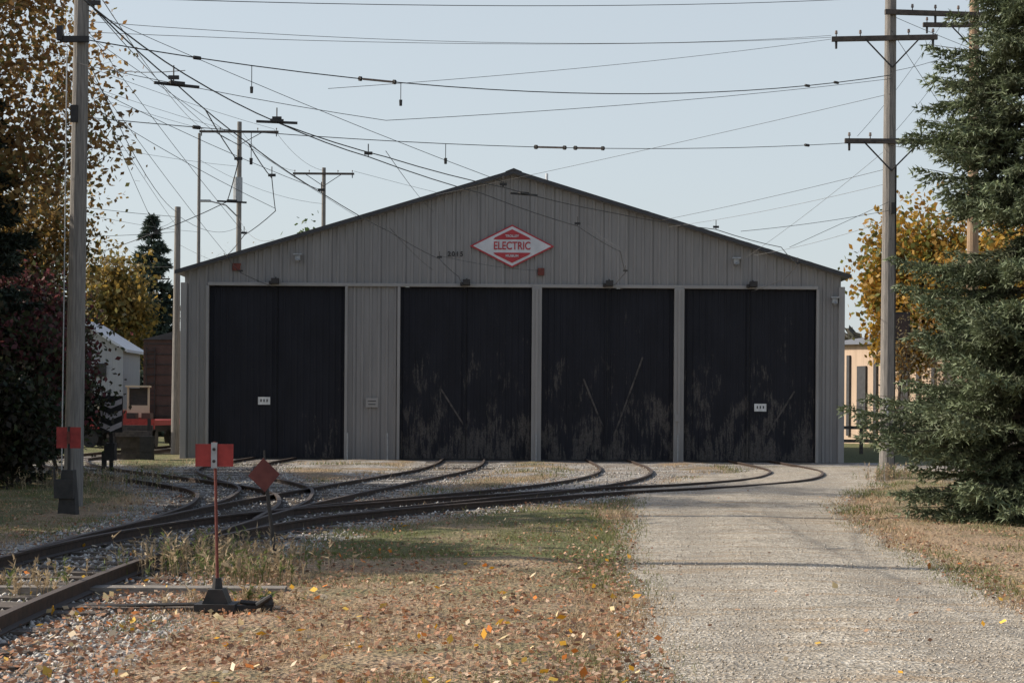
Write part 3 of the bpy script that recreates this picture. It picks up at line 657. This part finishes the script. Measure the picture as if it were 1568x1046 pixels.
s=(.6+Y/28); hgt=r.uniform(.015,.055,n)*s*(.6+.9*vnoise(X,Y,1.1,63)); wdt=.0035*s*1.3
a=r.uniform(0,6.28,n); c,sn=np.cos(a),np.sin(a); lx=r.normal(0,.6,n)*hgt; ly=r.normal(0,.6,n)*hgt
V=np.stack([np.stack([X-c*wdt,Y-sn*wdt,X*0],1),np.stack([X+c*wdt,Y+sn*wdt,X*0],1),np.stack([X+lx,Y+ly,hgt+.01],1)],1).reshape(-1,3)
g=vnoise(X,Y,1.6,64)+np.where(X>6,.15,0)+.35*(r.random(n)-.5)+np.where((Y>18)&(Y<29)&(X<1.5),.22,0)
cols=np.where(g[:,None]>.60,np.array([.19,.2,.07]),np.array([.52,.385,.24]))*r.uniform(.55,1.3,n)[:,None]
np_mesh('grass',V,3,M_blade,np.repeat(cols,3,0))
X,Y,r=scatter(70000,70,8.5,45,.4); dt,rd=zone(X,Y)
ok=((~rd)&(dt>1.))|(r.random(len(X))<.015); dens=.35+.9*vnoise(X,Y,1.3,71)+np.where((X>-4)&(X<1.2)&(Y<20),.4,-.15); ok&=r.random(len(X))<dens*.75
X,Y=X[ok],Y[ok]; 
leaves('fallen_leaves',np.stack([X,Y,r.uniform(.02,.055,len(X))],1),[(.42,.22,.13),(.52,.3,.18),(.3,.16,.1),(.56,.4,.28),(.48,.23,.12),(.22,.13,.085)],.04,r,None,M_litter,.35)
X,Y,r=scatter(1700,72,8.5,26,.36); dt,rd=zone(X,Y); ok=((~rd)|(r.random(len(X))<.06))&(r.random(len(X))<np.clip(1.2-Y/20,.15,1)); X,Y=X[ok],Y[ok]
leaves('bright_fallen_leaves',np.stack([X,Y,r.uniform(.04,.07,len(X))],1),[(.75,.38,.03),(.8,.5,.08),(.65,.2,.03),(.7,.55,.3),(.75,.6,.4),(.7,.58,.42)],.065,r,None,M_litter,.6)
def stones(name,X,Y,r,sz,c0,c1,zb=.0):
    n=len(X); o=np.array([(1,0,0),(-1,0,0),(0,1,0),(0,-1,0),(0,0,1),(0,0,-1)],float)
    s=sz*r.uniform(.5,1.3,n); Vv=o[None]*s[:,None,None]*r.uniform(.6,1.2,(n,6,1))+r.normal(0,.15,(n,6,3))*s[:,None,None]; Vv[:,:,2]*=.75
    Vv+=np.stack([X,Y,np.full(n,zb)+r.uniform(0,.015,n)],1)[:,None]
    f=np.array([(0,2,4),(2,1,4),(1,3,4),(3,0,4),(2,0,5),(1,2,5),(3,1,5),(0,3,5)]); Fv=(f[None]+6*np.arange(n)[:,None,None]).reshape(-1,3)
    t=r.random(n)[:,None]; c=np.array(c0)*(1-t)+np.array(c1)*t
    np_mesh(name,Vv.reshape(-1,3),3,M_stone,np.repeat(c,6,0),Fv)
X,Y,r=scatter(56000,80,8.2,55,.42); dt,rd=zone(X,Y); ok=((dt<1.9)|((Y<12.8)&(X<-2.5)))&(r.random(len(X))<.35+.9*vnoise(X,Y,.9,81)); X,Y=X[ok],Y[ok]
stones('ballast_stones',X,Y,r,.028,(.18,.165,.145),(.7,.66,.6))
X,Y,r=scatter(40000,82,8.2,36,.4); dt,rd=zone(X,Y,-.2); ok=rd; X,Y=X[ok],Y[ok]
stones('driveway_pebbles',X,Y,r,.010,(.24,.2,.155),(.7,.64,.55),.028)
r=np.random.default_rng(90); VV=[];CC=[]
for cx_,cy_,sx_,sy_,n,h0 in((-3.1,17.2,.75,.5,200,.36),(-2.6,16.3,.5,.4,100,.30),(-4.6,15.3,.5,.6,60,.25),(-3.4,18.6,.8,.5,120,.33),(-5.2,13.2,.3,.6,40,.22),(10.2,43.9,.7,.6,120,.4),(-2.3,14.4,.5,.3,40,.16),(9,29,1.5,.8,200,.3),(-9.5,37,1.5,2.,200,.4)):
    for _ in range(n):
        x=r.normal(cx_,sx_*.6); y=r.normal(cy_,sy_*.6); h=h0*r.uniform(.4,1.25); lean=r.normal(0,.12,2)*h; tp=np.array([x+lean[0],y+lean[1],h])
        w=.005; VV+=[[x-w,y,0],[x+w,y,0],tp]; c=np.array([.42,.32,.2])*r.uniform(.6,1.3) if r.random()<.75 else np.array([.15,.18,.06]); CC+=[c]*3
        for k in range(int(r.integers(6,14))):
            t=r.uniform(.35,1); b_=np.array([x,y,0])*(1-t)+tp*t; dv=r.normal(0,1,3)*.035; dv[2]=abs(dv[2])+.01; sd=r.normal(0,1,3)*.008
            VV+=[b_-sd,b_+sd,b_+dv]; CC+=[c*r.uniform(.8,1.3)]*3
np_mesh('dry_weeds',np.array(VV),3,M_blade,np.array(CC))
# ---------------------------------------------------------------- light, sky, camera
el=math.radians(35); az=math.radians(278)   # clockwise from +Y
to_sun=Vector((math.sin(az)*math.cos(el),math.cos(az)*math.cos(el),math.sin(el)))
sun=bpy.data.lights.new('sun','SUN'); sun.energy=5.0; sun.angle=math.radians(.5); sun.color=(1,.92,.80)
so=bpy.data.objects.new('sun',sun); so.rotation_euler=(-to_sun).to_track_quat('-Z','Y').to_euler(); so.location=(-30,0,40); scene.collection.objects.link(so)
wd_=bpy.data.worlds.new('World'); scene.world=wd_; wd_.use_nodes=True; nt=wd_.node_tree
bg=nt.nodes['Background']; sky=nt.nodes.new('ShaderNodeTexSky'); sky.sky_type='NISHITA'; sky.sun_disc=False
sky.sun_elevation=el; sky.sun_rotation=az; sky.air_density=1.; sky.dust_density=2.5; sky.ozone_density=1.2
# autumn haze: a pale band low in the sky that thins toward the zenith
tc=nt.nodes.new('ShaderNodeTexCoord'); sx=nt.nodes.new('ShaderNodeSeparateXYZ'); nt.links.new(tc.outputs['Generated'],sx.inputs[0])
hf=ramp(nt,sx.outputs[2],[(0.,.74),(.26,.66),(.5,.06)])
hz=mix(nt,hf,sky.outputs[0],(4.9,5.35,5.55))
nt.links.new(hz,bg.inputs[0]); bg.inputs[1].default_value=.145
cam=bpy.data.cameras.new('camera'); co=bpy.data.objects.new('camera',cam); scene.collection.objects.link(co)
cam.lens=57.9; cam.sensor_width=36; cam.shift_y=.0708; cam.clip_end=6000; cam.clip_start=.1
co.location=(0,0,1.7); co.rotation_euler=(math.pi/2,math.radians(-.4),0); scene.camera=co
scene.view_settings.view_transform='Standard'; scene.view_settings.look='None'; scene.view_settings.exposure=0
